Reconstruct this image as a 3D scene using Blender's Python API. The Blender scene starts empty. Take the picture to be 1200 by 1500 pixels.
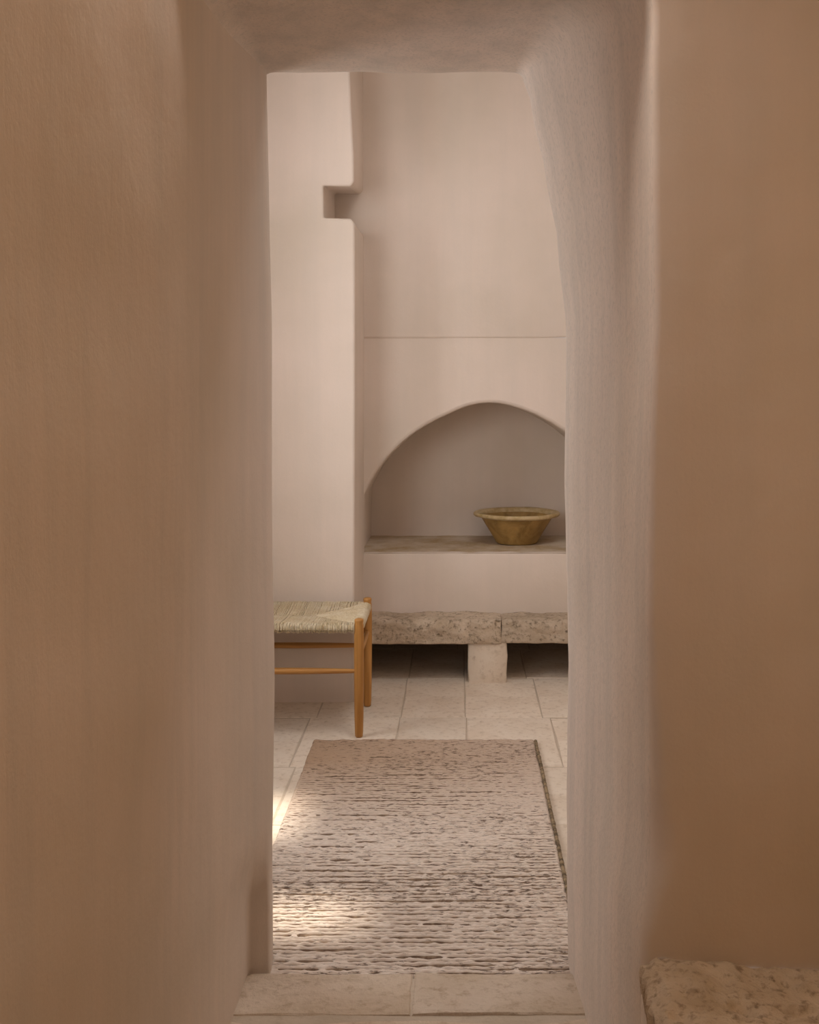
import bpy, bmesh, math, random
from mathutils import Vector, noise

random.seed(7)
S = bpy.context.scene
C = S.collection
F, VX, VY, CH = 1600.0, 671.0, 550.0, 1.39      # focal length in px, vanishing point, eye height

# ------------------------------------------------------------------ camera
cam = bpy.data.cameras.new('camera')
camo = bpy.data.objects.new('camera', cam)
C.objects.link(camo)
camo.location = (0, 0, CH)
camo.rotation_euler = (math.radians(90), 0, 0)
cam.sensor_fit = 'VERTICAL'
cam.sensor_height = 36
cam.lens = 36 * F / 1500
cam.shift_x = (600 - VX) / 1500
cam.shift_y = (VY - 750) / 1500
cam.clip_start = 0.02
S.camera = camo

# ------------------------------------------------------------------ world, sun, window light
w = bpy.data.worlds.new('sky')
S.world = w
w.use_nodes = True
bg = w.node_tree.nodes['Background']
bg.inputs[0].default_value = (0.75, 0.85, 1.0, 1)
bg.inputs[1].default_value = 0.6


def area(name, loc, rot, sx, sy, power, col):
    l = bpy.data.lights.new(name, 'AREA')
    l.shape = 'RECTANGLE'
    l.size, l.size_y = sx, sy
    l.energy = power
    l.color = col
    o = bpy.data.objects.new(name, l)
    o.location = loc
    o.rotation_euler = rot
    C.objects.link(o)
    return o


sun = bpy.data.lights.new('sun', 'SUN')
sun.energy = 4.6
sun.angle = math.radians(3.2)
sun.color = (1.0, 0.9, 0.76)
suno = bpy.data.objects.new('sun', sun)
SUNV = Vector((-0.12, 0.30, 1.0))
suno.rotation_euler = SUNV.to_track_quat('Z', 'Y').to_euler()
C.objects.link(suno)

# daylight outside the two windows of the inner room, and the lamp-lit hall behind the camera
R90 = math.radians(90)
area('window_daylight', (-2.0, -1.0, 1.9), (R90, 0, math.radians(-14)), 1.5, 1.9, 62, (1.0, 0.99, 0.97))
area('window_daylight', (-1.62, 3.45, 1.6), (0, -R90, 0), 1.4, 0.75, 27, (1.0, 0.99, 0.98))
area('roof_daylight', (0.45, 3.2, 3.8), (0, 0, 0), 0.9, 1.1, 27, (1.0, 0.99, 0.97))
area('hall_reveal_fill', (-0.42, 1.58, 2.92), (0, math.radians(-30), 0), 0.25, 0.3, 13.5, (1.0, 0.94, 0.87))  # unseen fill light, added to brighten the near part of the right reveal
area('hall_lamp', (1.45, 0.8, 1.6), (0, math.radians(88), 0), 0.9, 0.8, 4.3, (1.0, 0.60, 0.24))

S.view_settings.view_transform = 'Standard'
S.view_settings.look = 'None'
S.view_settings.gamma = 1.0
S.view_settings.use_curve_mapping = False
S.view_settings.exposure = 0.22


# ------------------------------------------------------------------ helpers
def N3(x, y, z, s=1.0, seed=0.0):
    return noise.noise(Vector((x * s + seed, y * s + seed * 1.7, z * s - seed)))


def px(x, y, Y):
    return ((x - VX) / F * Y, Y, CH - (y - VY) / F * Y)


def pX(x, Y):
    return (x - VX) / F * Y


def pZ(y, Y):
    return CH - (y - VY) / F * Y


def lerp_table(t, tab):
    if t <= tab[0][0]:
        return tab[0][1]
    for (a, va), (b, vb) in zip(tab, tab[1:]):
        if t <= b:
            k = (t - a) / (b - a)
            k = k * k * (3 - 2 * k) * 0.5 + k * 0.5
            return va + (vb - va) * k
    return tab[-1][1]


def obj(name, verts, faces, mat, parent=None, smooth=True, label=None, cat=None, group=None, kind=None, auto=None):
    me = bpy.data.meshes.new(name)
    me.from_pydata([tuple(v) for v in verts], [], faces)
    me.update()
    if mat:
        me.materials.append(mat)
    if smooth:
        me.shade_smooth()
    if auto:
        me.set_sharp_from_angle(angle=math.radians(auto))
    o = bpy.data.objects.new(name, me)
    C.objects.link(o)
    if parent:
        o.parent = parent
    tag(o, label, cat, group, kind)
    return o


def tag(o, label=None, cat=None, group=None, kind=None):
    if label:
        o['label'] = label
    if cat:
        o['category'] = cat
    if group:
        o['group'] = group
    if kind:
        o['kind'] = kind


def empty(name, loc, label, cat, kind=None):
    o = bpy.data.objects.new(name, None)
    o.location = loc
    C.objects.link(o)
    tag(o, label, cat, None, kind)
    return o


class MB:
    def __init__(self):
        self.v, self.f = [], []

    def grid(self, rows, closed=False, flip=False):
        b = len(self.v)
        n = len(rows[0])
        for r in rows:
            self.v.extend(r)
        for i in range(len(rows) - 1):
            for j in range(n if closed else n - 1):
                k = (j + 1) % n
                q = (b + i * n + j, b + i * n + k, b + (i + 1) * n + k, b + (i + 1) * n + j)
                self.f.append(q[::-1] if flip else q)

    def face(self, pts):
        b = len(self.v)
        self.v.extend(pts)
        self.f.append(tuple(range(b, b + len(pts))))

    def box(self, x0, x1, y0, y1, z0, z1):
        b = len(self.v)
        self.v += [(x, y, z) for z in (z0, z1) for y in (y0, y1) for x in (x0, x1)]
        self.f += [tuple(b + i for i in q) for q in
                   ((0, 2, 3, 1), (4, 5, 7, 6), (0, 1, 5, 4), (2, 6, 7, 3), (0, 4, 6, 2), (1, 3, 7, 5))]

    def tube(self, pts, rad, n=8, caps=True):
        rows = []
        for i, p in enumerate(pts):
            p = Vector(p)
            a = Vector(pts[max(i - 1, 0)])
            c = Vector(pts[min(i + 1, len(pts) - 1)])
            t = (c - a).normalized()
            up = Vector((0, 0, 1)) if abs(t.z) < 0.8 else Vector((1, 0, 0))
            s = t.cross(up).normalized()
            u = s.cross(t)
            r = rad[i] if isinstance(rad, (list, tuple)) else rad
            rows.append([tuple(p + (s * math.cos(k * 2 * math.pi / n) + u * math.sin(k * 2 * math.pi / n)) * r)
                         for k in range(n)])
        self.grid(rows, closed=True)
        if caps:
            self.face(rows[0][::-1])
            self.face(rows[-1])

    def build(self, name, mat, parent=None, **k):
        return obj(name, self.v, self.f, mat, parent, **k)


def bevel(o, wdt, seg=3):
    m = o.modifiers.new('bevel', 'BEVEL')
    m.width = wdt
    m.segments = seg
    m.limit_method = 'ANGLE'
    m.angle_limit = math.radians(35)
    return m


# ------------------------------------------------------------------ materials
def new_mat(name):
    m = bpy.data.materials.new(name)
    m.use_nodes = True
    nt = m.node_tree
    return m, nt, nt.nodes['Principled BSDF']


def nd(nt, kind, **kw):
    n = nt.nodes.new(kind)
    for k, v in kw.items():
        setattr(n, k, v)
    return n


def tex(nt, scale, detail=4.0, stretch=(1, 1, 1), rough=0.55, coord='Object', dist=0.0):
    tc = nd(nt, 'ShaderNodeTexCoord')
    mp = nd(nt, 'ShaderNodeMapping')
    mp.inputs['Scale'].default_value = stretch
    nt.links.new(tc.outputs[coord], mp.inputs['Vector'])
    n = nd(nt, 'ShaderNodeTexNoise')
    n.inputs['Scale'].default_value = scale
    n.inputs['Detail'].default_value = detail
    n.inputs['Roughness'].default_value = rough
    n.inputs['Distortion'].default_value = dist
    nt.links.new(mp.outputs[0], n.inputs['Vector'])
    return n.outputs['Fac']


def ramp(nt, fac, stops):
    r = nd(nt, 'ShaderNodeValToRGB')
    e = r.color_ramp.elements
    while len(e) < len(stops):
        e.new(0.5)
    for el, (p, c) in zip(e, stops):
        el.position = p
        el.color = (c, c, c, 1) if isinstance(c, (int, float)) else (*c, 1)
    nt.links.new(fac, r.inputs[0])
    return r.outputs[0]


def mix(nt, a, b, fac, mode='MIX'):
    m = nd(nt, 'ShaderNodeMix', data_type='RGBA', blend_type=mode)
    for v, i in ((fac, 0), (a, 6), (b, 7)):
        if isinstance(v, (int, float)):
            m.inputs[i].default_value = v
        elif isinstance(v, tuple):
            m.inputs[i].default_value = (*v, 1)
        else:
            nt.links.new(v, m.inputs[i])
    return m.outputs[2]


def math_(nt, op, a, b=0.0):
    m = nd(nt, 'ShaderNodeMath', operation=op)
    for i, v in enumerate((a, b)):
        if isinstance(v, (int, float)):
            m.inputs[i].default_value = v
        else:
            nt.links.new(v, m.inputs[i])
    return m.outputs[0]


def bump(nt, bs, layers):
    prev = None
    for h, st, d in layers:
        b = nd(nt, 'ShaderNodeBump')
        b.inputs['Strength'].default_value = st
        b.inputs['Distance'].default_value = d
        nt.links.new(h, b.inputs['Height'])
        if prev:
            nt.links.new(prev, b.inputs['Normal'])
        prev = b.outputs[0]
    nt.links.new(prev, bs.inputs['Normal'])


def plaster(name, base, streak=0.5, grain=0.5, fs=230):
    m, nt, bs = new_mat(name)
    big = tex(nt, 1.6, 4)
    st = tex(nt, 1.0, 6, (14, 14, 0.9), 0.6)
    fine = tex(nt, fs, 4, (1, 1, 0.6), 0.65)
    midn = tex(nt, 9, 5)
    d = tuple(c * k for c, k in zip(base, (0.86, 0.83, 0.78)))
    pk = tuple(c * k for c, k in zip(base, (1.03, 0.98, 0.97)))
    col = mix(nt, pk, d, ramp(nt, big, [(0.35, 0.0), (0.7, 0.8)]))
    col = mix(nt, col, tuple(c * (0.86 - 0.14 * streak) for c in base), math_(nt, 'MULTIPLY', ramp(nt, st, [(0.42, 0.0), (0.72, 1.0)]), streak))
    col = mix(nt, col, tuple(c * (0.9 - 0.2 * grain) for c in base), math_(nt, 'MULTIPLY', ramp(nt, fine, [(0.5, 0.0), (0.68, 1.0)]), grain))
    nt.links.new(col, bs.inputs['Base Color'])
    bs.inputs['Roughness'].default_value = 0.92
    bs.inputs['Specular IOR Level'].default_value = 0.15
    bump(nt, bs, [(midn, 0.10 + 0.1 * streak, 0.02), (st, 0.22 * streak, 0.01), (fine, 0.5 * grain, 0.003)])
    return m


PL = (0.78, 0.70, 0.628)
M_plaster = plaster('lime_plaster', PL, 0.25, 0.15)
M_warm_bounce = plaster('warm_bounce_plaster', (0.66, 0.46, 0.27), 0.25, 0.15)  # ochre tint of the unseen hall surfaces, added to warm the bounced light
M_left = plaster('trowelled_plaster', PL, 0.45, 0.25)
M_jamb = plaster('brushed_plaster', PL, 0.7, 0.72, 150)


def stone(name, c1, c2, c3, pits=0.6, bstr=0.6, sc=1.0, rnd=True):
    m, nt, bs = new_mat(name)
    a = tex(nt, 6 * sc, 6, (1, 1, 1), 0.6)
    b = tex(nt, 38 * sc, 5, (1, 1, 1), 0.65)
    s = tex(nt, 16 * sc, 5, (0.35, 1, 1), 0.6, dist=0.6)
    col = mix(nt, c1, c2, ramp(nt, a, [(0.36, 0.0), (0.66, 1.0)]))
    col = mix(nt, col, c3, math_(nt, 'MULTIPLY', ramp(nt, b, [(0.52, 0.0), (0.70, 1.0)]), pits))
    col = mix(nt, col, c3, math_(nt, 'MULTIPLY', ramp(nt, s, [(0.56, 0.0), (0.72, 1.0)]), pits * 0.6))
    if rnd:
        oi = nd(nt, 'ShaderNodeObjectInfo')
        hv = nd(nt, 'ShaderNodeHueSaturation')
        mr = nd(nt, 'ShaderNodeMapRange')
        mr.inputs[3].default_value = 0.9
        mr.inputs[4].default_value = 1.08
        nt.links.new(oi.outputs['Random'], mr.inputs[0])
        nt.links.new(mr.outputs[0], hv.inputs['Value'])
        nt.links.new(col, hv.inputs['Color'])
        col = hv.outputs[0]
    nt.links.new(col, bs.inputs['Base Color'])
    bs.inputs['Roughness'].default_value = 0.8
    bs.inputs['Specular IOR Level'].default_value = 0.25
    bump(nt, bs, [(a, bstr * 0.5, 0.02), (s, bstr * 0.6, 0.01), (b, bstr, 0.006)])
    return m


M_floor = stone('floor_limestone', (0.82, 0.72, 0.61), (0.74, 0.62, 0.50), (0.50, 0.39, 0.28), 0.6, 0.3)
M_mortar = stone('floor_mortar', (0.60, 0.50, 0.40), (0.52, 0.43, 0.33), (0.42, 0.33, 0.24), 0.5, 0.4, rnd=False)
M_thresh = stone('threshold_limestone', (0.70, 0.58, 0.47), (0.60, 0.48, 0.36), (0.42, 0.30, 0.20), 0.7, 1.1)
M_bench = stone('rough_bench_stone', (0.66, 0.54, 0.42), (0.52, 0.41, 0.30), (0.17, 0.125, 0.08), 0.95, 1.0, 1.5)
M_ledge = stone('rough_ledge_stone', (0.62, 0.49, 0.36), (0.47, 0.35, 0.23), (0.22, 0.15, 0.09), 0.85, 1.0, 1.6, rnd=False)
M_sill = stone('stained_sill_stone', (0.64, 0.54, 0.43), (0.44, 0.31, 0.17), (0.66, 0.53, 0.34), 0.6, 0.3, 1.1, rnd=False)


def wood(name, axis, c1=(0.56, 0.275, 0.07), c2=(0.36, 0.15, 0.03)):
    m, nt, bs = new_mat(name)
    st = [45, 45, 45]
    st[axis] = 2.2
    g = tex(nt, 1.0, 5, tuple(st), 0.6, dist=0.4)
    g2 = tex(nt, 3.5, 3)
    col = mix(nt, c1, c2, ramp(nt, g, [(0.40, 0.0), (0.68, 1.0)]))
    col = mix(nt, col, tuple(c * 0.75 for c in c1), math_(nt, 'MULTIPLY', g2, 0.5))
    nt.links.new(col, bs.inputs['Base Color'])
    bs.inputs['Roughness'].default_value = 0.42
    bump(nt, bs, [(g, 0.12, 0.002)])
    return m


M_wood_z = wood('honey_wood_upright', 2)
M_wood_x = wood('honey_wood_rail', 0)
M_wood_y = wood('honey_wood_side_rail', 1)
M_frame = wood('window_wood', 2, (0.3, 0.2, 0.12), (0.2, 0.12, 0.07))

m, nt, bs = new_mat('woven_rush')
a = tex(nt, 150, 2, (1, 1, 0.2))
b = tex(nt, 14, 3)
col = mix(nt, (0.74, 0.63, 0.45), (0.56, 0.44, 0.25), ramp(nt, a, [(0.4, 0.0), (0.65, 1.0)]))
col = mix(nt, col, (0.80, 0.72, 0.57), ramp(nt, b, [(0.45, 0.0), (0.7, 0.8)]))
nt.links.new(col, bs.inputs['Base Color'])
bs.inputs['Roughness'].default_value = 0.7
M_rush = m
m, nt, bs = new_mat('rush_underside')
bs.inputs['Base Color'].default_value = (0.22, 0.16, 0.07, 1)
bs.inputs['Roughness'].default_value = 0.9
M_rush_d = m

m, nt, bs = new_mat('ochre_clay')
a = tex(nt, 11, 5, (1, 1, 1), 0.6, dist=0.8)
b = tex(nt, 60, 4)
col = mix(nt, (0.44, 0.27, 0.085), (0.25, 0.145, 0.04), ramp(nt, a, [(0.38, 0.0), (0.64, 1.0)]))
col = mix(nt, col, (0.36, 0.25, 0.10), math_(nt, 'MULTIPLY', ramp(nt, b, [(0.5, 0.0), (0.7, 1.0)]), 0.45))
nt.links.new(col, bs.inputs['Base Color'])
bs.inputs['Roughness'].default_value = 0.55
bump(nt, bs, [(b, 0.15, 0.003)])
M_clay = m
m, nt, bs = new_mat('worn_clay_rim')
a = tex(nt, 30, 4)
col = mix(nt, (0.60, 0.46, 0.26), (0.44, 0.31, 0.13), ramp(nt, a, [(0.4, 0.0), (0.65, 1.0)]))
nt.links.new(col, bs.inputs['Base Color'])
bs.inputs['Roughness'].default_value = 0.55
M_rim = m

# rug: cream wool with dark weft flecks
m, nt, bs = new_mat('flecked_wool')
f1 = tex(nt, 1.0, 6, (34, 170, 1), 0.7)
f2 = tex(nt, 1.0, 4, (60, 240, 1), 0.6)
zone = tex(nt, 1.0, 3, (1.6, 3.2, 1))
warm = tex(nt, 2.0, 2, (1.0, 2.2, 1))
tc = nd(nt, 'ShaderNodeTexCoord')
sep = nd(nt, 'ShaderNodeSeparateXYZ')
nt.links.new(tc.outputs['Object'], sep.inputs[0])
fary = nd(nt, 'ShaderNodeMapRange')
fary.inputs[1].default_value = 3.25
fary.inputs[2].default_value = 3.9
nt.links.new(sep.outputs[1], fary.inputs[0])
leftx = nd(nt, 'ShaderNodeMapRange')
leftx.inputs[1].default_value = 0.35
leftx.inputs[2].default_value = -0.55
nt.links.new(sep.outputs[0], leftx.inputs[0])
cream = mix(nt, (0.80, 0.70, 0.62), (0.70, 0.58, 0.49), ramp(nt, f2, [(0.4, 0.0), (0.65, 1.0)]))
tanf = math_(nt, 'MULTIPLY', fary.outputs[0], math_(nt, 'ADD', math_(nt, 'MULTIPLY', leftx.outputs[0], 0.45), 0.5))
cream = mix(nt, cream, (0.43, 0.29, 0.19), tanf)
thr = math_(nt, 'ADD', f1, math_(nt, 'MULTIPLY', math_(nt, 'SUBTRACT', zone, 0.5), 0.30))
fl = ramp(nt, thr, [(0.535, 0.0), (0.63, 1.0)])
fl = math_(nt, 'MULTIPLY', fl, 0.9)
col = mix(nt, cream, (0.13, 0.085, 0.06), fl)
nt.links.new(col, bs.inputs['Base Color'])
bs.inputs['Roughness'].default_value = 0.95
bs.inputs['Specular IOR Level'].default_value = 0.1
bump(nt, bs, [(f2, 0.5, 0.004)])
M_rug = m
m, nt, bs = new_mat('dark_warp_yarn')
a = tex(nt, 1.0, 4, (45, 25, 1))
col = mix(nt, (0.12, 0.07, 0.042), (0.30, 0.21, 0.14), ramp(nt, a, [(0.42, 0.0), (0.66, 1.0)]))
nt.links.new(col, bs.inputs['Base Color'])
bs.inputs['Roughness'].default_value = 1.0
M_warp = m
m, nt, bs = new_mat('rug_binding_yarn')
a = tex(nt, 1.0, 3, (30, 70, 30))
col = mix(nt, (0.34, 0.25, 0.15), (0.10, 0.07, 0.04), ramp(nt, a, [(0.4, 0.0), (0.62, 1.0)]))
nt.links.new(col, bs.inputs['Base Color'])
bs.inputs['Roughness'].default_value = 0.95
M_bind = m

# ================================================================== STRUCTURE
XL, XR = -1.30, 1.75          # inner room side walls
YF, YP, YB = 2.60, 4.65, 5.10  # inner face of door wall, pier face, back wall
ZC = 3.45
YJ, YN = 2.50, 1.80            # far and near ends of the doorway tunnel
HX = 1.7                      # right side of the hall
HZ = 2.75

# ---- left passage wall, its lip at the doorway and the inner face of the door wall
lip_tab = [(pZ(1425, 2.5), pX(395, 2.5)), (pZ(1250, 2.5), pX(394, 2.5)), (pZ(1000, 2.5), pX(397, 2.5)),
           (pZ(750, 2.5), pX(393, 2.5)), (pZ(480, 2.5), pX(393, 2.5)), (pZ(300, 2.5), pX(389, 2.5)), (pZ(95, 2.5), pX(385, 2.5)), (3.4, pX(385, 2.5))]
XA = -0.478
zs = [-0.12 + i * 0.04 for i in range(int((ZC + 0.2) / 0.04) + 1)]
rows = []
for z in zs:
    lx = lerp_table(z, lip_tab)
    crisp = max(0.0, min(1.0, (0.36 - z) / 0.16)) 
    pts = []
    y = -2.3
    while y < 1.98:
        wob = 0.010 * N3(0, y, z, 1.3, 3) + 0.004 * N3(0, y, z, 5, 9)
        pts.append((XA + wob, y, z))
        y += 0.06 if y > 0.4 else 0.2
    wob = 0.010 * N3(0, 2.3, z, 1.3, 3)
    base = XA + wob * 0.5
    soft = [(0.0, 2.02), (0.07, 2.14), (0.22, 2.25), (0.42, 2.34), (0.66, 2.43), (0.86, 2.49), (0.97, 2.525), (1.0, 2.55)]
    hard = [(0.0, 2.02), (0.0, 2.25), (0.0, 2.44), (0.02, 2.485), (0.12, 2.498), (0.88, 2.502), (0.98, 2.508), (1.0, 2.525)]
    for (a, ya), (b, yb) in zip(soft, hard):
        k = a + (b - a) * crisp
        pts.append((base + (lx - base) * k, ya + (yb - ya) * crisp, z))
    pts += [(lx - 0.004, 2.57, z), (lx - 0.03, YF, z), (-0.66, YF, z), (-1.22, YF, z), (XL - 0.05, YF, z)]
    rows.append(pts)
mb = MB()
mb.grid(rows)
npr = len(rows[0]) - 1                          # leave the window opening in the door wall
mb.f = [f for k, f in enumerate(mb.f) if not (k % npr == npr - 2 and 0.98 < zs[k // npr] < 2.46)]
mb.build('wall_left', M_left, kind='structure', label='smooth brown plaster wall filling the left side of the picture', cat='wall')

# ---- doorway: soffit, right reveal, and the hall face of the door wall
far_tab = [(0.0, pX(834, YJ)), (pZ(1330, YJ), pX(834, YJ)), (pZ(1000, YJ), pX(835, YJ)), (pZ(700, YJ), pX(832, YJ)), (pZ(480, YJ), pX(832, YJ)),
           (pZ(350, YJ), pX(820, YJ)), (pZ(250, YJ), pX(801, YJ)), (pZ(150, YJ), pX(781, YJ)), (pZ(95, YJ), pX(766, YJ)), (2.4, pX(750, YJ))]
near_tab = [(0.0, pX(946, YN)), (pZ(1440, YN), pX(938, YN)), (pZ(1385, YN), pX(940, YN)), (pZ(1320, YN), pX(948, YN)), (pZ(1250, YN), pX(955, YN)), (pZ(1100, YN), pX(957, YN)),
            (pZ(900, YN), pX(951, YN)), (pZ(700, YN), pX(951, YN)), (pZ(500, YN), pX(957, YN)), (pZ(200, YN), pX(959, YN)), (pZ(0, YN), pX(957, YN)), (2.3, pX(950, YN))]
ZS = pZ(95, YJ)


def tunnel_profile(t):
    """points (x, z, outward normal x, z) of the opening's section at depth t (0 far, 1 near)"""
    out = []
    zl = ZS + 0.03 * t
    nz = 56
    rr = 0.025 + 0.12 * t
    for i in range(nz + 1):
        z = -0.1 + (zl - rr + 0.1) * i / nz
        x = lerp_table(z, far_tab) * (1 - t) + lerp_table(z, near_tab) * t
        out.append((x, z, 1.0, 0.0))
    xr = lerp_table(zl - rr, far_tab) * (1 - t) + lerp_table(zl - rr, near_tab) * t
    shr = 0.0
    for i in range(1, 9):
        a = i / 8 * math.pi / 2
        out.append((xr - (rr + shr) * (1 - math.cos(a)), zl - rr + rr * math.sin(a), math.cos(a), math.sin(a)))
    xs, xe = xr - rr - shr, XA + 0.05
    for i in range(1, 12):
        out.append((xs + (xe - xs) * i / 11, zl + 0.002 * math.sin(i * 1.1), 0.0, 1.0))
    for i in range(1, 7):
        a = i / 6 * math.pi / 2
        out.append((xe - 0.055 * math.sin(a), zl - 0.055 * (1 - math.cos(a)), -0.0, 1.0 - i / 6))
    return out


def near_r(z):
    return lerp_table(z, [(0.40, 0.012), (0.46, 0.02), (0.60, 0.045), (0.80, 0.022), (1.0, 0.012)])


def ring(t, off, Y, wamp=1.0, arris=None):
    r = []
    for x, z, nx, nz in tunnel_profile(t):
        if arris is not None:
            q = near_r(z)
            off = q * (1 - math.cos(arris))
            Y = YN + q * (1 - math.sin(arris))
        wb = (0.006 * N3(x, Y, z, 3, 1) + 0.0022 * N3(x, Y, z, 14, 5)) * wamp
        ox, oz = nx * (off + wb), nz * (off + wb * 0.6)
        r.append((x + ox, Y, z + oz))
    return r


rings = []
for off in (1.6, 0.5, 0.12):
    rr_ = []
    for x, z, nx, nz in tunnel_profile(0):
        X, Z = x + nx * off, z + nz * off
        rr_.append((min(X, XR + 0.05), YF, min(Z, ZC + 0.05)))
    rings.append(rr_)
for k in range(5):                       # far rounded arris
    a = k / 4 * math.pi / 2
    r = 0.045
    rings.append(ring(0, r * (1 - math.sin(a)), YJ + 0.055 + r * math.cos(a), math.sin(a)))
for k in range(1, 22):
    t = k / 22
    rings.append(ring(t * t * (3 - 2 * t) * 0.35 + t * 0.65, 0, YJ + 0.055 + (YN + 0.055 - YJ - 0.055) * t))
for k in range(0, 5):                    # near arris: crisp
    a = k / 4 * math.pi / 2
    rings.append(ring(1, 0, 0, 1 - 0.3 * k / 4, a))
NFRONT = len(rings) - 4
for off in (0.065, 0.12, 0.25, 0.45, 0.8, 1.6):
    rr_ = []
    for x, z, nx, nz in tunnel_profile(1):
        X, Z = x + nx * off, z + nz * off
        rr_.append((min(X, HX + 0.05), YN - 0.004 * N3(X, 0, Z, 3, 8) * min(1, off * 8), min(Z, HZ + 0.05)))
    rings.append(rr_)
mb = MB()
mb.grid(rings)
o = mb.build('wall_doorway', M_jamb, kind='structure', label='thick plaster doorway with rounded right reveal beside the dark brown hall wall', cat='wall')
o.data.materials.append(M_plaster)
for p in o.data.polygons:
    if p.index >= NFRONT * (len(rings[0]) - 1):
        p.material_index = 1

# ---- inner room back wall with arched niche
TH = 1.0
arch_px = [(531, 730), (537, 717), (551, 692), (568, 669), (588, 649), (604, 636), (621, 625), (638, 615.5), (656, 607), (671, 600), (686, 594.5),
           (702, 591), (718, 590), (732, 590.8), (746, 593.5), (766, 599.5), (786, 607.5), (808, 619), (829, 633)]
arch = [(pX(a, YB), pZ(b, YB)) for a, b in arch_px]
ax = pX(718, YB)
right = [(2 * ax - x, z) for x, z in arch if 2 * ax - x > arch[-1][0] + 0.02]
arch += right[::-1]
ZSILL = pZ(810, YB)
NL, NR = pX(529, YB), arch[-1][0]
ZLINE = pZ(495, YB)
YN_B = 5.64
out = [(NL, ZSILL), (NL + 0.003, ZSILL + 0.12)] + arch + [(NR, ZSILL)]
mb = MB()
r = 0.016


def off_outline(o, d):
    res = []
    for i, p in enumerate(o):
        a = Vector(o[max(i - 1, 0)])
        c = Vector(o[min(i + 1, len(o) - 1)])
        t = (c - a).normalized()
        n = Vector((-t.y, t.x))
        if i in (0, len(o) - 1):
            n.y = 0
        res.append((p[0] + n.x * d, p[1] + n.y * d))
    return res


ringsN = []
for k in range(4):
    a = k / 3 * math.pi / 2
    o2 = off_outline(out, r * (1 - math.sin(a)))
    ringsN.append([(x, YB + r * (1 - math.cos(a)) if k else YB, z) for x, z in o2])
o0 = [(x, z) for x, _, z in ringsN[0]]
for Y in (5.25, 5.45, YN_B):
    s = (Y - YB) * 0.02
    ringsN.append([(x + (s if x < ax else -s) * 0.3, Y, z - (s if z > 1.0 else 0)) for x, z in out])
mb.grid(ringsN)
back = ringsN[-1]
mb.grid([[(x, YN_B, ZSILL - 0.02) for x, _, _ in back], [(x, YN_B, z) for x, _, z in back]], flip=True)
# front face around the niche
XS = [XL - 0.05, -0.6] + [p[0] for p in o0] + [1.5, XR + 0.05]
mb.grid([[(x, YB, ZLINE) for x, z in o0], [(x, YB, z) for x, z in o0]], flip=True)
for xa, xb in ((XL - 0.05, o0[0][0]), (o0[-1][0], XR + 0.05)):
    mb.face([(xa, YB, ZSILL - 0.02), (xb, YB, ZSILL - 0.02), (xb, YB, ZLINE), (xa, YB, ZLINE)])
# below the niche: plain band with rounded upper edge under the sill
band = []
for z, dy in ((0.255, 0), (0.40, 0), (ZSILL - 0.012, 0), (ZSILL - 0.004, 0.003), (ZSILL, 0.014), (ZSILL, 0.06)):
    band.append([(XL - 0.05 + i * (XR - XL + 0.1) / 30, YB + dy, z) for i in range(31)])
mb.grid(band)
# upper part, standing slightly proud with a soft lower lip
up = []
for z, dy in ((ZLINE, 0), (ZLINE + 0.003, -0.004), (ZLINE + 0.010, -0.006), (ZLINE + 0.3, -0.007), (2.4, -0.007), (ZC + 0.1, -0.007)):
    up.append([(XL - 0.05 + i * (XR - XL + 0.1) / 30, YB + dy, z + 0.004 * N3(i * 0.3, 0, 0, 1, 2) * (1 if z < ZLINE + 0.02 else 0)) for i in range(31)])
mb.grid(up)
VD = 6.3
hb = MB()
hb.face([(XL, VD, -0.05), (XR, VD, -0.05), (XR, VD, 0.3), (XL, VD, 0.3)])
hb.face([(XL, YB, 0.255), (XR, YB, 0.255), (XR, VD, 0.255), (XL, VD, 0.255)])
hb.face([(XL, YB, -0.05), (XL, YB, 0.3), (XL, VD, 0.3), (XL, VD, -0.05)])
hb.face([(XR, YB, -0.05), (XR, YB, 0.3), (XR, VD, 0.3), (XR, VD, -0.05)])
wb = mb.build('wall_back', M_plaster, kind='structure', label='pale plaster back wall with an arched niche above a low stone bench', cat='wall', auto=40)
hb.build('wall_hollow', M_plaster, kind='structure', smooth=False, label='dark hollow under the niche wall behind the stone bench', cat='hollow')
# niche sill slab
rows = []
for j in range(13):
    y = YB + 0.004 + (YN_B + 0.01 - YB) * j / 12
    rows.append([(NL - 0.01 + (NR - NL + 0.02) * i / 50, y, ZSILL + 0.0015 + 0.003 * N3(i * 0.3, j * 0.4, 0, 1, 4) - (0.004 if j == 0 else 0)) for i in range(51)])
mb = MB()
mb.grid(rows)
mb.build('niche_sill', M_sill, wb, label='stained stone sill of the arched niche')

# ---- pier with notch
P = YP
outl = [(XL - 0.05, -0.05), (pX(519, P), -0.05), (pX(519, P), pZ(870, P)), (pX(520, P), pZ(600, P)), (pX(520, P), pZ(420, P)), (pX(519.5, P), pZ(328, P)), (pX(515, P), pZ(320, P)),
        (pX(474, P), pZ(319, P)), (pX(473, P), pZ(272, P)), (pX(514, P), pZ(273, P)), (pX(518.5, P), pZ(266, P)), (pX(518, P), pZ(225, P)), (pX(514, P), pZ(150, P)), (pX(511, P), pZ(60, P)), (pX(511, P), ZC + 0.1), (XL - 0.05, ZC + 0.1)]
n = len(outl)
v = [(x, P, z) for x, z in outl]
bk = []
for i, (x, z) in enumerate(outl):
    dz = 0.045 if i in (8, 9, 10) else 0
    bk.append((max(x, pX(519, P)) if i in (11, 12, 13, 14) else x, YB + 0.05, z + dz))
v += bk
fcs = [tuple(range(n))] + [(i, i + n, (i + 1) % n + n, (i + 1) % n) for i in range(n)]
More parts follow.
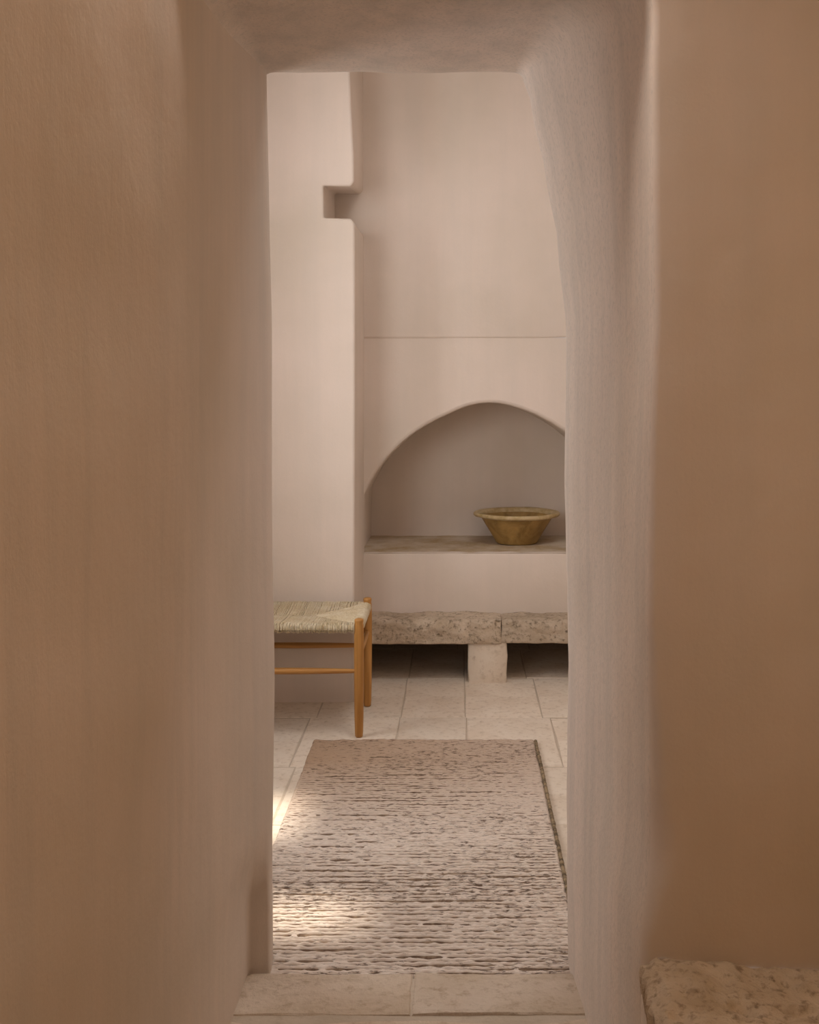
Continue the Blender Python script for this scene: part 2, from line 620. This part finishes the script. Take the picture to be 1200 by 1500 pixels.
o = obj('wall_pier', v, fcs, M_plaster, kind='structure', smooth=True, auto=35,
        label='bright plaster pier with a small square notch in its corner', cat='wall')
o.data.flip_normals()
bevel(o, 0.010, 3)

# ---- room shell
mb = MB()                                       # left wall with window opening
WY0, WY1, WZ0, WZ1 = 2.72, 3.50, 0.95, 2.55
VY0, VY1 = 3.12, 3.80
mb.box(XL - 0.25, XL, YF, VY0, -0.1, ZC + 0.1)
mb.box(XL - 0.25, XL, VY1, VD, -0.1, ZC + 0.1)
mb.box(XL - 0.25, XL, VY0, VY1, -0.1, WZ0)
mb.box(XL - 0.25, XL, VY0, VY1, WZ1, ZC + 0.1)
mb.build('wall_room_left', M_plaster, kind='structure', smooth=False, label='plaster side wall of the inner room with the window', cat='wall')
mb = MB()
mb.box(XR, XR + 0.12, YF - 0.9, VD, -0.1, ZC + 0.1)
mb.build('wall_room_right', M_plaster, kind='structure', smooth=False, label='plaster side wall of the inner room behind the door reveal', cat='wall')


def window(name, X, y0, y1, z0, z1, lab):
    e = MB()
    t = 0.05
    e.box(X - 0.03, X + 0.03, y0, y0 + t, z0, z1)
    e.box(X - 0.03, X + 0.03, y1 - t, y1, z0, z1)
    e.box(X - 0.03, X + 0.03, y0 + t, y1 - t, z0, z0 + t)
    e.box(X - 0.03, X + 0.03, y0 + t, y1 - t, z1 - t, z1)
    e.box(X - 0.02, X + 0.02, (y0 + y1) / 2 - 0.02, (y0 + y1) / 2 + 0.02, z0 + t, z1 - t)
    e.build(name, M_frame, kind='structure', smooth=False, label=lab, cat='window')


window('window_1', XL - 0.2, VY0, VY1, WZ0, WZ1, 'wooden window in the side wall of the inner room near the pier')

# ceiling with two small roof lights that let the sun patches in
sl = SUNV / SUNV.z * (ZC + 0.05)
holes = []
for cx, cy, hx, hy in ((-0.41, 2.775, 0.15, 0.085), (-0.60, 3.42, 0.10, 0.19)):
    holes.append((cx + sl.x - hx, cx + sl.x + hx, cy + sl.y - hy, cy + sl.y + hy))
holes.append((0.08, 0.82, 2.72, 3.62))
xs = sorted([XL - 0.3, XR + 0.2] + [h[i] for h in holes for i in (0, 1)])
ys = sorted([YF - 0.2, VD] + [h[i] for h in holes for i in (2, 3)])
mb = MB()
for xa, xb in zip(xs, xs[1:]):
    for ya, yb in zip(ys, ys[1:]):
        mx, my = (xa + xb) / 2, (ya + yb) / 2
        if any(h[0] < mx < h[1] and h[2] < my < h[3] for h in holes):
            continue
        mb.box(xa, xb, ya, yb, ZC, ZC + 0.06)
mb.build('ceiling', M_plaster, kind='structure', smooth=False, label='plaster ceiling of the inner room with small roof lights', cat='ceiling')

# hall behind the camera
mb = MB()
for xa, xb, ya, yb in ((XA - 0.3, HX + 0.3, -2.6, 1.42), (XA - 0.3, HX + 0.3, 1.74, YF - 0.02), (XA - 0.3, -0.47, 1.42, 1.74), (-0.20, HX + 0.3, 1.42, 1.74)):
    mb.box(xa, xb, ya, yb, HZ, HZ + 0.06)        # opening added for the unseen fill light on the right reveal
mb.box(XA - 0.3, HX + 0.3, YN + 0.1, YF - 0.02, HZ, ZC + 0.1)
mb.build('ceiling_hall', M_warm_bounce, kind='structure', smooth=False, label='plaster ceiling of the hall with an opening added for the reveal fill light', cat='ceiling')
mb = MB()
mb.box(HX, HX + 0.15, -2.5, YF, -0.15, HZ)
mb.build('wall_right', M_warm_bounce, kind='structure', smooth=False, label='plaster wall on the far right of the hall', cat='wall')
mb = MB()
mb.box(XA - 0.3, HX + 0.15, -2.5, -2.3, -0.15, HZ)
mb.build('wall_hall_end', M_warm_bounce, kind='structure', smooth=False, label='plaster wall at the end of the hall', cat='wall')

# ---- floor: mortar bed plus single slabs
mb = MB()
mb.box(XL - 0.05, XR + 0.05, 2.46, VD, -0.12, -0.0028)
floor = mb.build('floor', M_mortar, kind='structure', smooth=False, label='floor of pale limestone slabs in the inner room', cat='floor')


def slab(name, corners, z0, z1, mat, parent, amp=0.002, inset=0.004, nx=6, ny=6, rough_edge=0.002, rnd=0.004):
    """slab with soft worn edges from four corners (x,y), counter-clockwise from near left"""
    (ax_, ay), (bx, by), (cx, cy), (dx, dy) = corners
    mcx = (ax_ + bx + cx + dx) / 4
    mcy = (ay + by + cy + dy) / 4
    rows = []
    sd = random.random() * 50

    def pt(u, v_, z, ins):
        x = (ax_ * (1 - u) + bx * u) * (1 - v_) + (dx * (1 - u) + cx * u) * v_
        y = (ay * (1 - u) + by * u) * (1 - v_) + (dy * (1 - u) + cy * u) * v_
        ln = math.hypot(x - mcx, y - mcy) + 1e-6
        e = rough_edge * N3(x, y, 0, 25, sd)
        k = ins + (e if (u in (0, 1) or v_ in (0, 1)) else 0)
        return (x - (x - mcx) / ln * k - mcx, y - (y - mcy) / ln * k - mcy, z)
    m_ = MB()
    us = [0] + [i / nx for i in range(1, nx)] + [1]
    vs = [0] + [i / ny for i in range(1, ny)] + [1]
    rows = [[pt(u, v_, z1 + amp * N3(u * 3, v_ * 3, 0, 1, sd) - (rnd * 0.2 if (u in (0, 1) or v_ in (0, 1)) else 0), inset + rnd if (u in (0, 1) or v_ in (0, 1)) else 0) for u in us] for v_ in vs]
    m_.grid(rows)
    per = [(u, 0) for u in us] + [(1, v_) for v_ in vs[1:]] + [(u, 1) for u in us[::-1][1:]] + [(0, v_) for v_ in vs[::-1][1:-1]]
    top = [pt(u, v_, z1 + amp * N3(u * 3, v_ * 3, 0, 1, sd) - rnd * 0.2, inset + rnd) for u, v_ in per]
    md = [pt(u, v_, z1 + amp * N3(u * 3, v_ * 3, 0, 1, sd) - rnd, inset) for u, v_ in per]
    bt = [pt(u, v_, z0, inset) for u, v_ in per]
    m_.grid([bt, md, top], closed=True)
    o_ = m_.build(name, mat, parent, auto=45)
    o_.location = (mcx, mcy, 0)
    if parent and parent.type == 'EMPTY':
        o_.location = Vector((mcx, mcy, 0)) - parent.location
    return o_


yj = [2.50, 2.92, 3.38, 3.88, 4.44, 5.02, 5.55, 6.2]
xrow = {4: [-1.3, -0.93, -0.575, -0.232, 0.030, 0.345, 0.66, 1.0, 1.35, 1.7],
        5: [-1.3, -0.9, -0.6, -0.226, 0.03, 0.315, 0.62, 1.0, 1.7],
        3: [-1.3, -0.95, -0.60, -0.236, 0.035, 0.375, 0.7, 1.05, 1.7]}
for k in range(7):
    xj = xrow.get(k)
    if not xj:
        xj, x = [XL], XL + random.uniform(0.2, 0.4)
        while x < XR - 0.25:
            xj.append(x)
            x += random.uniform(0.30, 0.46)
        xj.append(XR)
    for xa, xb in zip(xj, xj[1:]):
        j = lambda: random.uniform(-0.008, 0.008)
        slab('floor_slab', [(xa, yj[k] + j()), (xb, yj[k] + j()), (xb + 0.0, yj[k + 1] + j()), (xa, yj[k + 1] + j())], -0.03, random.uniform(-0.001, 0.001), M_floor, floor, 0.0015, 0.0022, 5, 5)

# ---- threshold
mb = MB()
mb.box(-0.6, 0.45, 1.0, 2.47, -0.15, 0.0262)
mb.box(-0.6, 0.45, -2.4, 1.0, -0.15, 0.0)
th = mb.build('threshold', M_mortar, kind='structure', smooth=False, label='worn limestone threshold slabs at the foot of the doorway', cat='threshold')
Y1, Y0 = 2.487, 2.325
xm = pX(604, 2.4)
slab('threshold_slab', [(-0.56, Y0), (xm, Y0), (xm, Y1), (-0.56, Y1)], -0.05, 0.030, M_thresh, th, 0.004, 0.0015, 20, 8, 0.003, 0.004)
slab('threshold_slab', [(xm, Y0), (0.42, Y0 + 0.004), (0.42, Y1 + 0.004), (xm, Y1)], -0.05, 0.031, M_thresh, th, 0.005, 0.0015, 20, 8, 0.003, 0.004)
slab('threshold_slab', [(-0.56, 1.9), (0.42, 1.9), (0.42, Y0 - 0.002), (-0.56, Y0 - 0.002)], -0.05, 0.027, M_thresh, th, 0.004, 0.001, 20, 12, 0.003, 0.006)

# ---- rough stone ledge at the right in the hall
ZL = pZ(1392, YN)
mb = MB()
rows = []
LY = [1.7985 - 0.007 * i for i in range(94)] + [1.14 - 0.06 * i for i in range(8)]
for i, y in enumerate(LY):
    r_ = []
    e = pX(940, YN) - 0.045 * (YN - y) + 0.014 * N3(0, y, 0, 16, 3) + 0.010 * N3(0, y, 0, 55, 3)
    for k in range(110):
        x = e + (HX - 0.002 - e) * (k / 109) ** 2.0
        d = x - e
        z = ZL - 0.07 * min(d, 0.35) + 0.006 * N3(x, y, 0, 9, 6) + 0.006 * N3(x, y, 0, 28, 2) + 0.006 * N3(x, y, 0, 70, 2)
        pit = N3(x, y, 0, 24, 11)
        if pit > 0.25:
            z -= (pit - 0.25) * 0.03
        if d < 0.03:
            z -= (0.03 - d) ** 2 * 14
        z -= 0.016 * math.exp(-(1.7985 - y) / 0.010) + 0.004 * N3(x, 0, 0, 12, 5) * math.exp(-(1.7985 - y) / 0.03)
        r_.append((x, y, z))
    low = r_[0]
    jag = 0.006 * N3(low[0], y, 1, 40, 4)
    pre = [(low[0] + 0.004, y, low[2] - 0.06), (low[0] + jag, y, low[2] - 0.028), (low[0] - 0.002 + jag, y, low[2] - 0.012)]
    rows.append(pre + r_)
mb.grid(rows)
ledge = mb.build('stone_ledge', M_ledge, label='rough pitted stone ledge against the brown wall at lower right', cat='ledge')
mb = MB()
rows = []
for z in [-0.1, 0.05, 0.15, 0.25, 0.32, 0.36, 0.385, 0.40, 0.41]:
    rows.append([(pX(940, YN) - 0.045 * (YN - y) - 0.004 + 0.005 * N3(0, y, z, 8, 2) + max(0, z - 0.37) * 0.2, y, z) for y in [YN - 0.0005] + LY[2:]])
mb.grid(rows)
mb.build('plastered_side', M_jamb, ledge, label='smooth pale plaster on the side of the ledge')

# ================================================================== OBJECTS
# ---- stone bench
bench = empty('stone_bench', (0.15, 4.98, 0), 'low bench of rough stone slabs on a square block under the niche', 'bench')
YS = 4.925


def rough_slab(x0, x1, y0, y1, z0, z1, sd, name):
    nx = int((x1 - x0) / 0.012)
    prof = [(1.0, z0), (0.5, z0), (0.03, z0 + 0.001), (0.0, z0 + 0.006)]
    nzs = 8
    for i in range(1, nzs):
        prof.append((0.0, z0 + 0.006 + (z1 - z0 - 0.02) * i / nzs))
    prof += [(0.008, z1 - 0.012), (0.025, z1 - 0.005), (0.06, z1), (0.2, z1 + 0.002), (0.4, z1 + 0.002), (0.6, z1 + 0.003), (0.8, z1 + 0.002), (1.0, z1 + 0.001)]
    rows = []
    for i in range(nx + 1):
        x = x0 + (x1 - x0) * i / nx
        e = min(1.0, min(i, nx - i) / 2.0)
        r_ = []
        for k, (u, z) in enumerate(prof):
            y = y0 + (y1 - y0) * u + (1 - e) * 0.010 * (1 if u < 0.3 else 0)
            face = 1 if 3 <= k <= 12 else 0
            chip = math.exp(-((x - pX(729, YS)) / 0.012) ** 2 - ((z - zt + 0.012) / 0.022) ** 2) * (0.6 + 0.8 * N3(x, 0, z, 60, 2))
            nn = 0.022 * chip + 0.011 * N3(x, y, z, 14, sd) + 0.010 * N3(x, 0, z, 42, sd + 3)
            top = 1 if k >= 11 else 0
            r_.append((x + (0.004 * N3(0, u, z, 20, sd) if e < 1 else 0), y + nn * face,
                       z + top * (0.007 * N3(x, y, 0, 12, sd) + 0.003 * N3(x, y, 0, 40, sd)) - (1 - e) * 0.006 * top + (0.004 * N3(x, 0, 0, 15, sd) if k < 4 else 0)))
        rows.append(r_)
    m_ = MB()
    m_.grid(rows, flip=True)
    m_.face(rows[0])
    m_.face(rows[-1][::-1])
    m_.v = [(a - bench.location.x, b - bench.location.y, c) for a, b, c in m_.v]
    return m_.build(name, M_bench, bench)


zt, zb = pZ(909, YS), pZ(944, YS)
rough_slab(-0.45, pX(734.6, YS), YS, YB - 0.001, zb, zt, 2, 'slab')
rough_slab(pX(735.2, YS), 1.2, YS + 0.004, YB - 0.001, zb + 0.001, zt - 0.002, 21, 'slab')
xa, xb = pX(686, 4.94), pX(743, 4.94)
for q, (x0, x1) in enumerate(((xa, xb), (0.95, 1.14))):
    mb = MB()
    mb.v = []
    rows = []
    for z in [-0.004, 0.01, 0.04, 0.08, 0.12, 0.15, zb + 0.004]:
        g = 0.004 if z < 0.005 else 0
        r_ = []
        for x, y in [(x0, 5.09), (x0, 5.03), (x0, 4.952), (x0 + 0.006, 4.942), ((x0 + x1) / 2, 4.94), (x1 - 0.006, 4.942), (x1, 4.952), (x1, 5.03), (x1, 5.09)]:
            r_.append((x + 0.004 * N3(x, y, z, 20, 3) - bench.location.x, y + 0.003 * N3(x, y, z, 20, 8) - bench.location.y, z))
        rows.append(r_)
    mb.grid(rows, closed=True)
    mb.build('block', M_floor, bench, auto=60)

# ---- clay bowl
bc = (pX(757, 5.40), 5.40, ZSILL + 0.004)
bowl = empty('clay_bowl', bc, 'wide ochre clay bowl with a flared rim standing in the arched niche', 'bowl')
prof = [(0.0, 0.004), (0.085, 0.003), (0.099, 0.0), (0.104, 0.006), (0.110, 0.018), (0.135, 0.060), (0.163, 0.105), (0.176, 0.126), (0.181, 0.133),
        (0.176, 0.141), (0.168, 0.128), (0.150, 0.100), (0.125, 0.060), (0.100, 0.026), (0.08, 0.018), (0.0, 0.016)]


def lathe(prof, n=64, lug=None, sd=0.0):
    rows = []
    for r_, z in prof:
        rw = []
        for k in range(n):
            a = 2 * math.pi * k / n
            rr = r_ * (1 + 0.008 * N3(math.cos(a), math.sin(a), z * 6, 1.2, sd))
            if lug:
                rr += lug(a) if r_ > 0.19 else 0
            rw.append((rr * math.cos(a), rr * math.sin(a), z + 0.0025 * N3(math.cos(a), math.sin(a), 0, 1.1, sd + 2) * (1 if r_ > 0.12 else 0)))
        rows.append(rw)
    m_ = MB()
    m_.grid(rows, closed=True)
    return m_


lathe(prof, sd=2).build('body', M_clay, bowl)


def lug(a):
    return 0.014 * (max(0, math.cos(a)) ** 10 + max(0, -math.cos(a)) ** 10)


rim = [(0.168, 0.130), (0.180, 0.128), (0.193, 0.132), (0.1985, 0.137), (0.200, 0.143), (0.198, 0.149), (0.193, 0.152), (0.182, 0.150), (0.173, 0.147), (0.168, 0.140), (0.168, 0.130)]
lathe(rim, lug=lug, sd=2).build('rim', M_rim, bowl, label='paler worn rim with small lugs at the sides')

# ---- stool
YA, YC = 4.198, 4.590
xr_ = pX(526, YA)
stool = empty('woven_stool', (xr_ - 0.30, (YA + YC) / 2, 0), 'honey coloured wooden stool with a woven rush seat beside the pier', 'stool')
hx, hy = 0.30, (YC - YA) / 2
legp = [(0.0, 0.0), (0.0125, 0.0), (0.0150, 0.003), (0.0162, 0.02), (0.0178, 0.09), (0.0190, 0.20), (0.0192, 0.33), (0.0186, 0.40), (0.0178, 0.428), (0.0160, 0.436), (0.0172, 0.441), (0.0178, 0.447), (0.0165, 0.452), (0.010, 0.4545), (0.0, 0.455)]
lb = lathe(legp, 20)
leg0 = lb.build('leg', M_wood_z, stool)
first = True
for sx in (1, -1):
    for sy in (-1, 1):
        o = leg0 if first else leg0.copy()
        if not first:
            C.objects.link(o)
            o.parent = stool
        first = False
        o.location = (sx * hx, sy * hy, 0.002)
        o.rotation_euler = (0, 0, sx * 0.9 + sy * 1.3)


def rail(p0, p1, r0, r1, mat, name='stretcher'):
    p0, p1 = Vector(p0), Vector(p1)
    pts, rad = [], []
    for i in range(13):
        t = i / 12
        pts.append(tuple(p0.lerp(p1, t)))
        rad.append(r0 + (r1 - r0) * math.sin(math.pi * t) ** 0.8)
    m_ = MB()
    m_.tube(pts, rad, 14)
    return m_.build(name, mat, stool)


rail((-hx, -hy, 0.254), (hx, -hy, 0.254), 0.0075, 0.0125, M_wood_x)
rail((-hx, hy, 0.256), (hx, hy, 0.256), 0.0075, 0.0125, M_wood_x)
for sx in (1, -1):
    rail((sx * hx, -hy, 0.315), (sx * hx, hy, 0.315), 0.0075, 0.012, M_wood_y)
ZT = 0.437
for sy in (1, -1):
    rail((-hx, sy * hy, ZT - 0.016), (hx, sy * hy, ZT - 0.016), 0.010, 0.012, M_wood_x, 'seat_rail')
for sx in (1, -1):
    rail((sx * hx, -hy, ZT - 0.016), (sx * hx, hy, ZT - 0.016), 0.010, 0.012, M_wood_y, 'seat_rail')


def seat_z(x, y):
    ex = (abs(x) / hx)
    ey = (abs(y) / hy)
    m_ = min(1.0, max(ex, ey))
    return ZT + 0.001 - 0.012 * (1 - m_ ** 3) + 0.002 * N3(x, y, 0, 9, 4)


mb = MB()
pitch = 0.0064
nst = int((2 * hx - 0.036) / pitch)
for sgn in (-1, 1):
    for i in range(nst + 1):
        x = -hx + 0.019 + (2 * hx - 0.038) * i / nst + random.uniform(-0.0008, 0.0008)
        yin = -min(hy, hx - abs(x) + 0.0) + 0.0
        s = max(0.0, hy - (hx - abs(x)))       # seam distance from the centre line
        rr = 0.0034 * random.uniform(0.85, 1.15)
        dz = random.uniform(-0.001, 0.001)
        bot = ZT - 0.034 + random.uniform(-0.004, 0.003)
        pts = [(x, -hy + 0.012, bot), (x, -hy - 0.008, bot + 0.002), (x, -hy - 0.0155, ZT - 0.020), (x, -hy - 0.013, ZT - 0.006), (x, -hy, ZT + 0.001 + dz)]
        for k in range(1, 5):
            y = -hy + (hy - s) * k / 4
            sk = 0.004 * math.sin(k / 4 * math.pi) * N3(x, k, 0, 20, 1)
            pts.append((x + sk, y, seat_z(x, y) + dz - (0.004 if k == 4 else 0)))
        pts = [(a, b * -sgn, c) for a, b, c in pts]
        mb.tube(pts, rr, 5, caps=False)
nst = int((2 * hy - 0.036) / pitch)
for sgn in (-1, 1):
    for i in range(nst + 1):
        y = -hy + 0.019 + (2 * hy - 0.038) * i / nst + random.uniform(-0.0008, 0.0008)
        ln = hy - abs(y)
        rr = 0.0034 * random.uniform(0.85, 1.15)
        dz = random.uniform(-0.001, 0.001)
        bot = ZT - 0.034 + random.uniform(-0.004, 0.003)
        pts = [(hx - 0.012, y, bot), (hx + 0.008, y, bot + 0.002), (hx + 0.0155, y, ZT - 0.020), (hx + 0.013, y, ZT - 0.006), (hx, y, ZT + 0.001 + dz)]
        for k in range(1, 5):
            x = hx - ln * k / 4
            pts.append((x, y, seat_z(x, y) + dz - (0.004 if k == 4 else 0)))
        pts = [(a * sgn, b, c) for a, b, c in pts]
        mb.tube(pts, rr, 5, caps=False)
seat = mb.build('seat', M_rush, stool, label='seat woven from pale straw coloured rush')
mb = MB()
mb.box(-hx + 0.004, hx - 0.004, -hy + 0.004, hy - 0.004, ZT - 0.030, ZT - 0.018)
mb.build('seat_padding', M_rush_d, seat, smooth=False)

# ---- rug
RX0, RX1, RY0_, RY1_ = pX(460, 4.12) - 0.003, pX(784, 4.12), 2.497, 4.13
PR = 0.0172
nrow = int((RY1_ - RY0_) / PR)
SUB = 7
NXR = 290
rows = []
for i in range(nrow * SUB + 1):
    v_ = i / SUB
    y = RY0_ + (RY1_ - RY0_) * v_ / nrow
    row_id = int(v_)
    fr = v_ - row_id
    r_ = []
    shx = 0.004 * N3(row_id * 3.7, 0, 0, 1, 5)
    bowx = 0.006 * N3(0, y, 0, 2.2, 8)
    for k in range(NXR + 1):
        u = k / NXR
        x = RX0 + (RX1 - RX0) * u
        wav = (0.008 * N3(x, row_id * 0.22, 0, 5, 2) + 0.005 * N3(x, row_id * 0.8, 0, 24, 5)) * min(1, u * 8, (1 - u) * 8)
        far = max(0.0, min(1.0, (y - 3.1) / 0.9))
        lump = N3(x * 60, row_id * 5.1, 0, 1, 3)
        ridge = math.sin(math.pi * fr) ** 0.6 if 0 < fr < 1 else 0
        seam = row_id + (1 if fr > 0.5 else 0)
        fill = 0.36 - 0.9 * N3(x * 1.2, y * 2.6, 0, 1, 14) - 0.25 * max(0.0, x + 0.1) * (1 - far) + 0.7 * N3(x * 8, seam * 3.3, 0, 1, 6) + 1.2 * N3(x * 48, seam * 2.1, 0, 1, 9) + 0.22 * far
        groove = 0.005 + 0.009 * max(0.0, min(1.0, fill))
        crown = 0.0160 + 0.0026 * lump + 0.002 * N3(x, y, 0, 2.5, 2)
        h = groove + max(0.0, crown - groove) * ridge
        edge = min(k, NXR - k)
        if edge < 4:
            h *= (0.2, 0.62, 0.85, 0.95)[edge]
        if i < 3 or i > nrow * SUB - 3:
            h *= 0.45
        if i == 0 or i == nrow * SUB or edge == 0:
            h = 0.001
        yy = y + (wav if 0 < i < nrow * SUB else 0)
        r_.append((x + (shx if edge < 3 else 0) + bowx, yy, h))
    rows.append(r_)
mb = MB()
mb.grid(rows)
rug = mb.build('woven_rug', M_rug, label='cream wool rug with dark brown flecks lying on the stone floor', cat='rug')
mb = MB()                                       # dark warp showing in the furrows between the cords
wr = []
for i in range(90):
    y = RY0_ + 0.006 + (RY1_ - RY0_ - 0.012) * i / 89
    bowx = 0.006 * N3(0, y, 0, 2.2, 8)
    wr.append([(RX0 + 0.012 + (RX1 - RX0 - 0.024) * k / 60 + bowx, y, 0.0124) for k in range(61)])
mb.grid(wr)
mb.build('warp', M_warp, rug, label='dark brown warp yarn showing between the cream cords')
mb = MB()
for sx in (1,):
    pts, rad = [], []
    n_ = 260
    for i in range(n_ + 1):
        y = RY0_ + 0.005 + (RY1_ - RY0_ - 0.012) * i / n_
        bowx = 0.006 * N3(0, y, 0, 2.2, 8)
        pts.append((RX1 + 0.003 + bowx + 0.0025 * N3(0, y, 0, 30, 2), y, 0.0095 + 0.0015 * N3(0, y, 0, 40, 5)))
        rad.append(0.0062 + 0.0018 * N3(0, y, 0, 70, 3))
    mb.tube(pts, rad, 8)
    mb.build('edge_binding', M_bind, rug, label='dark olive brown cord bound along the right edge')
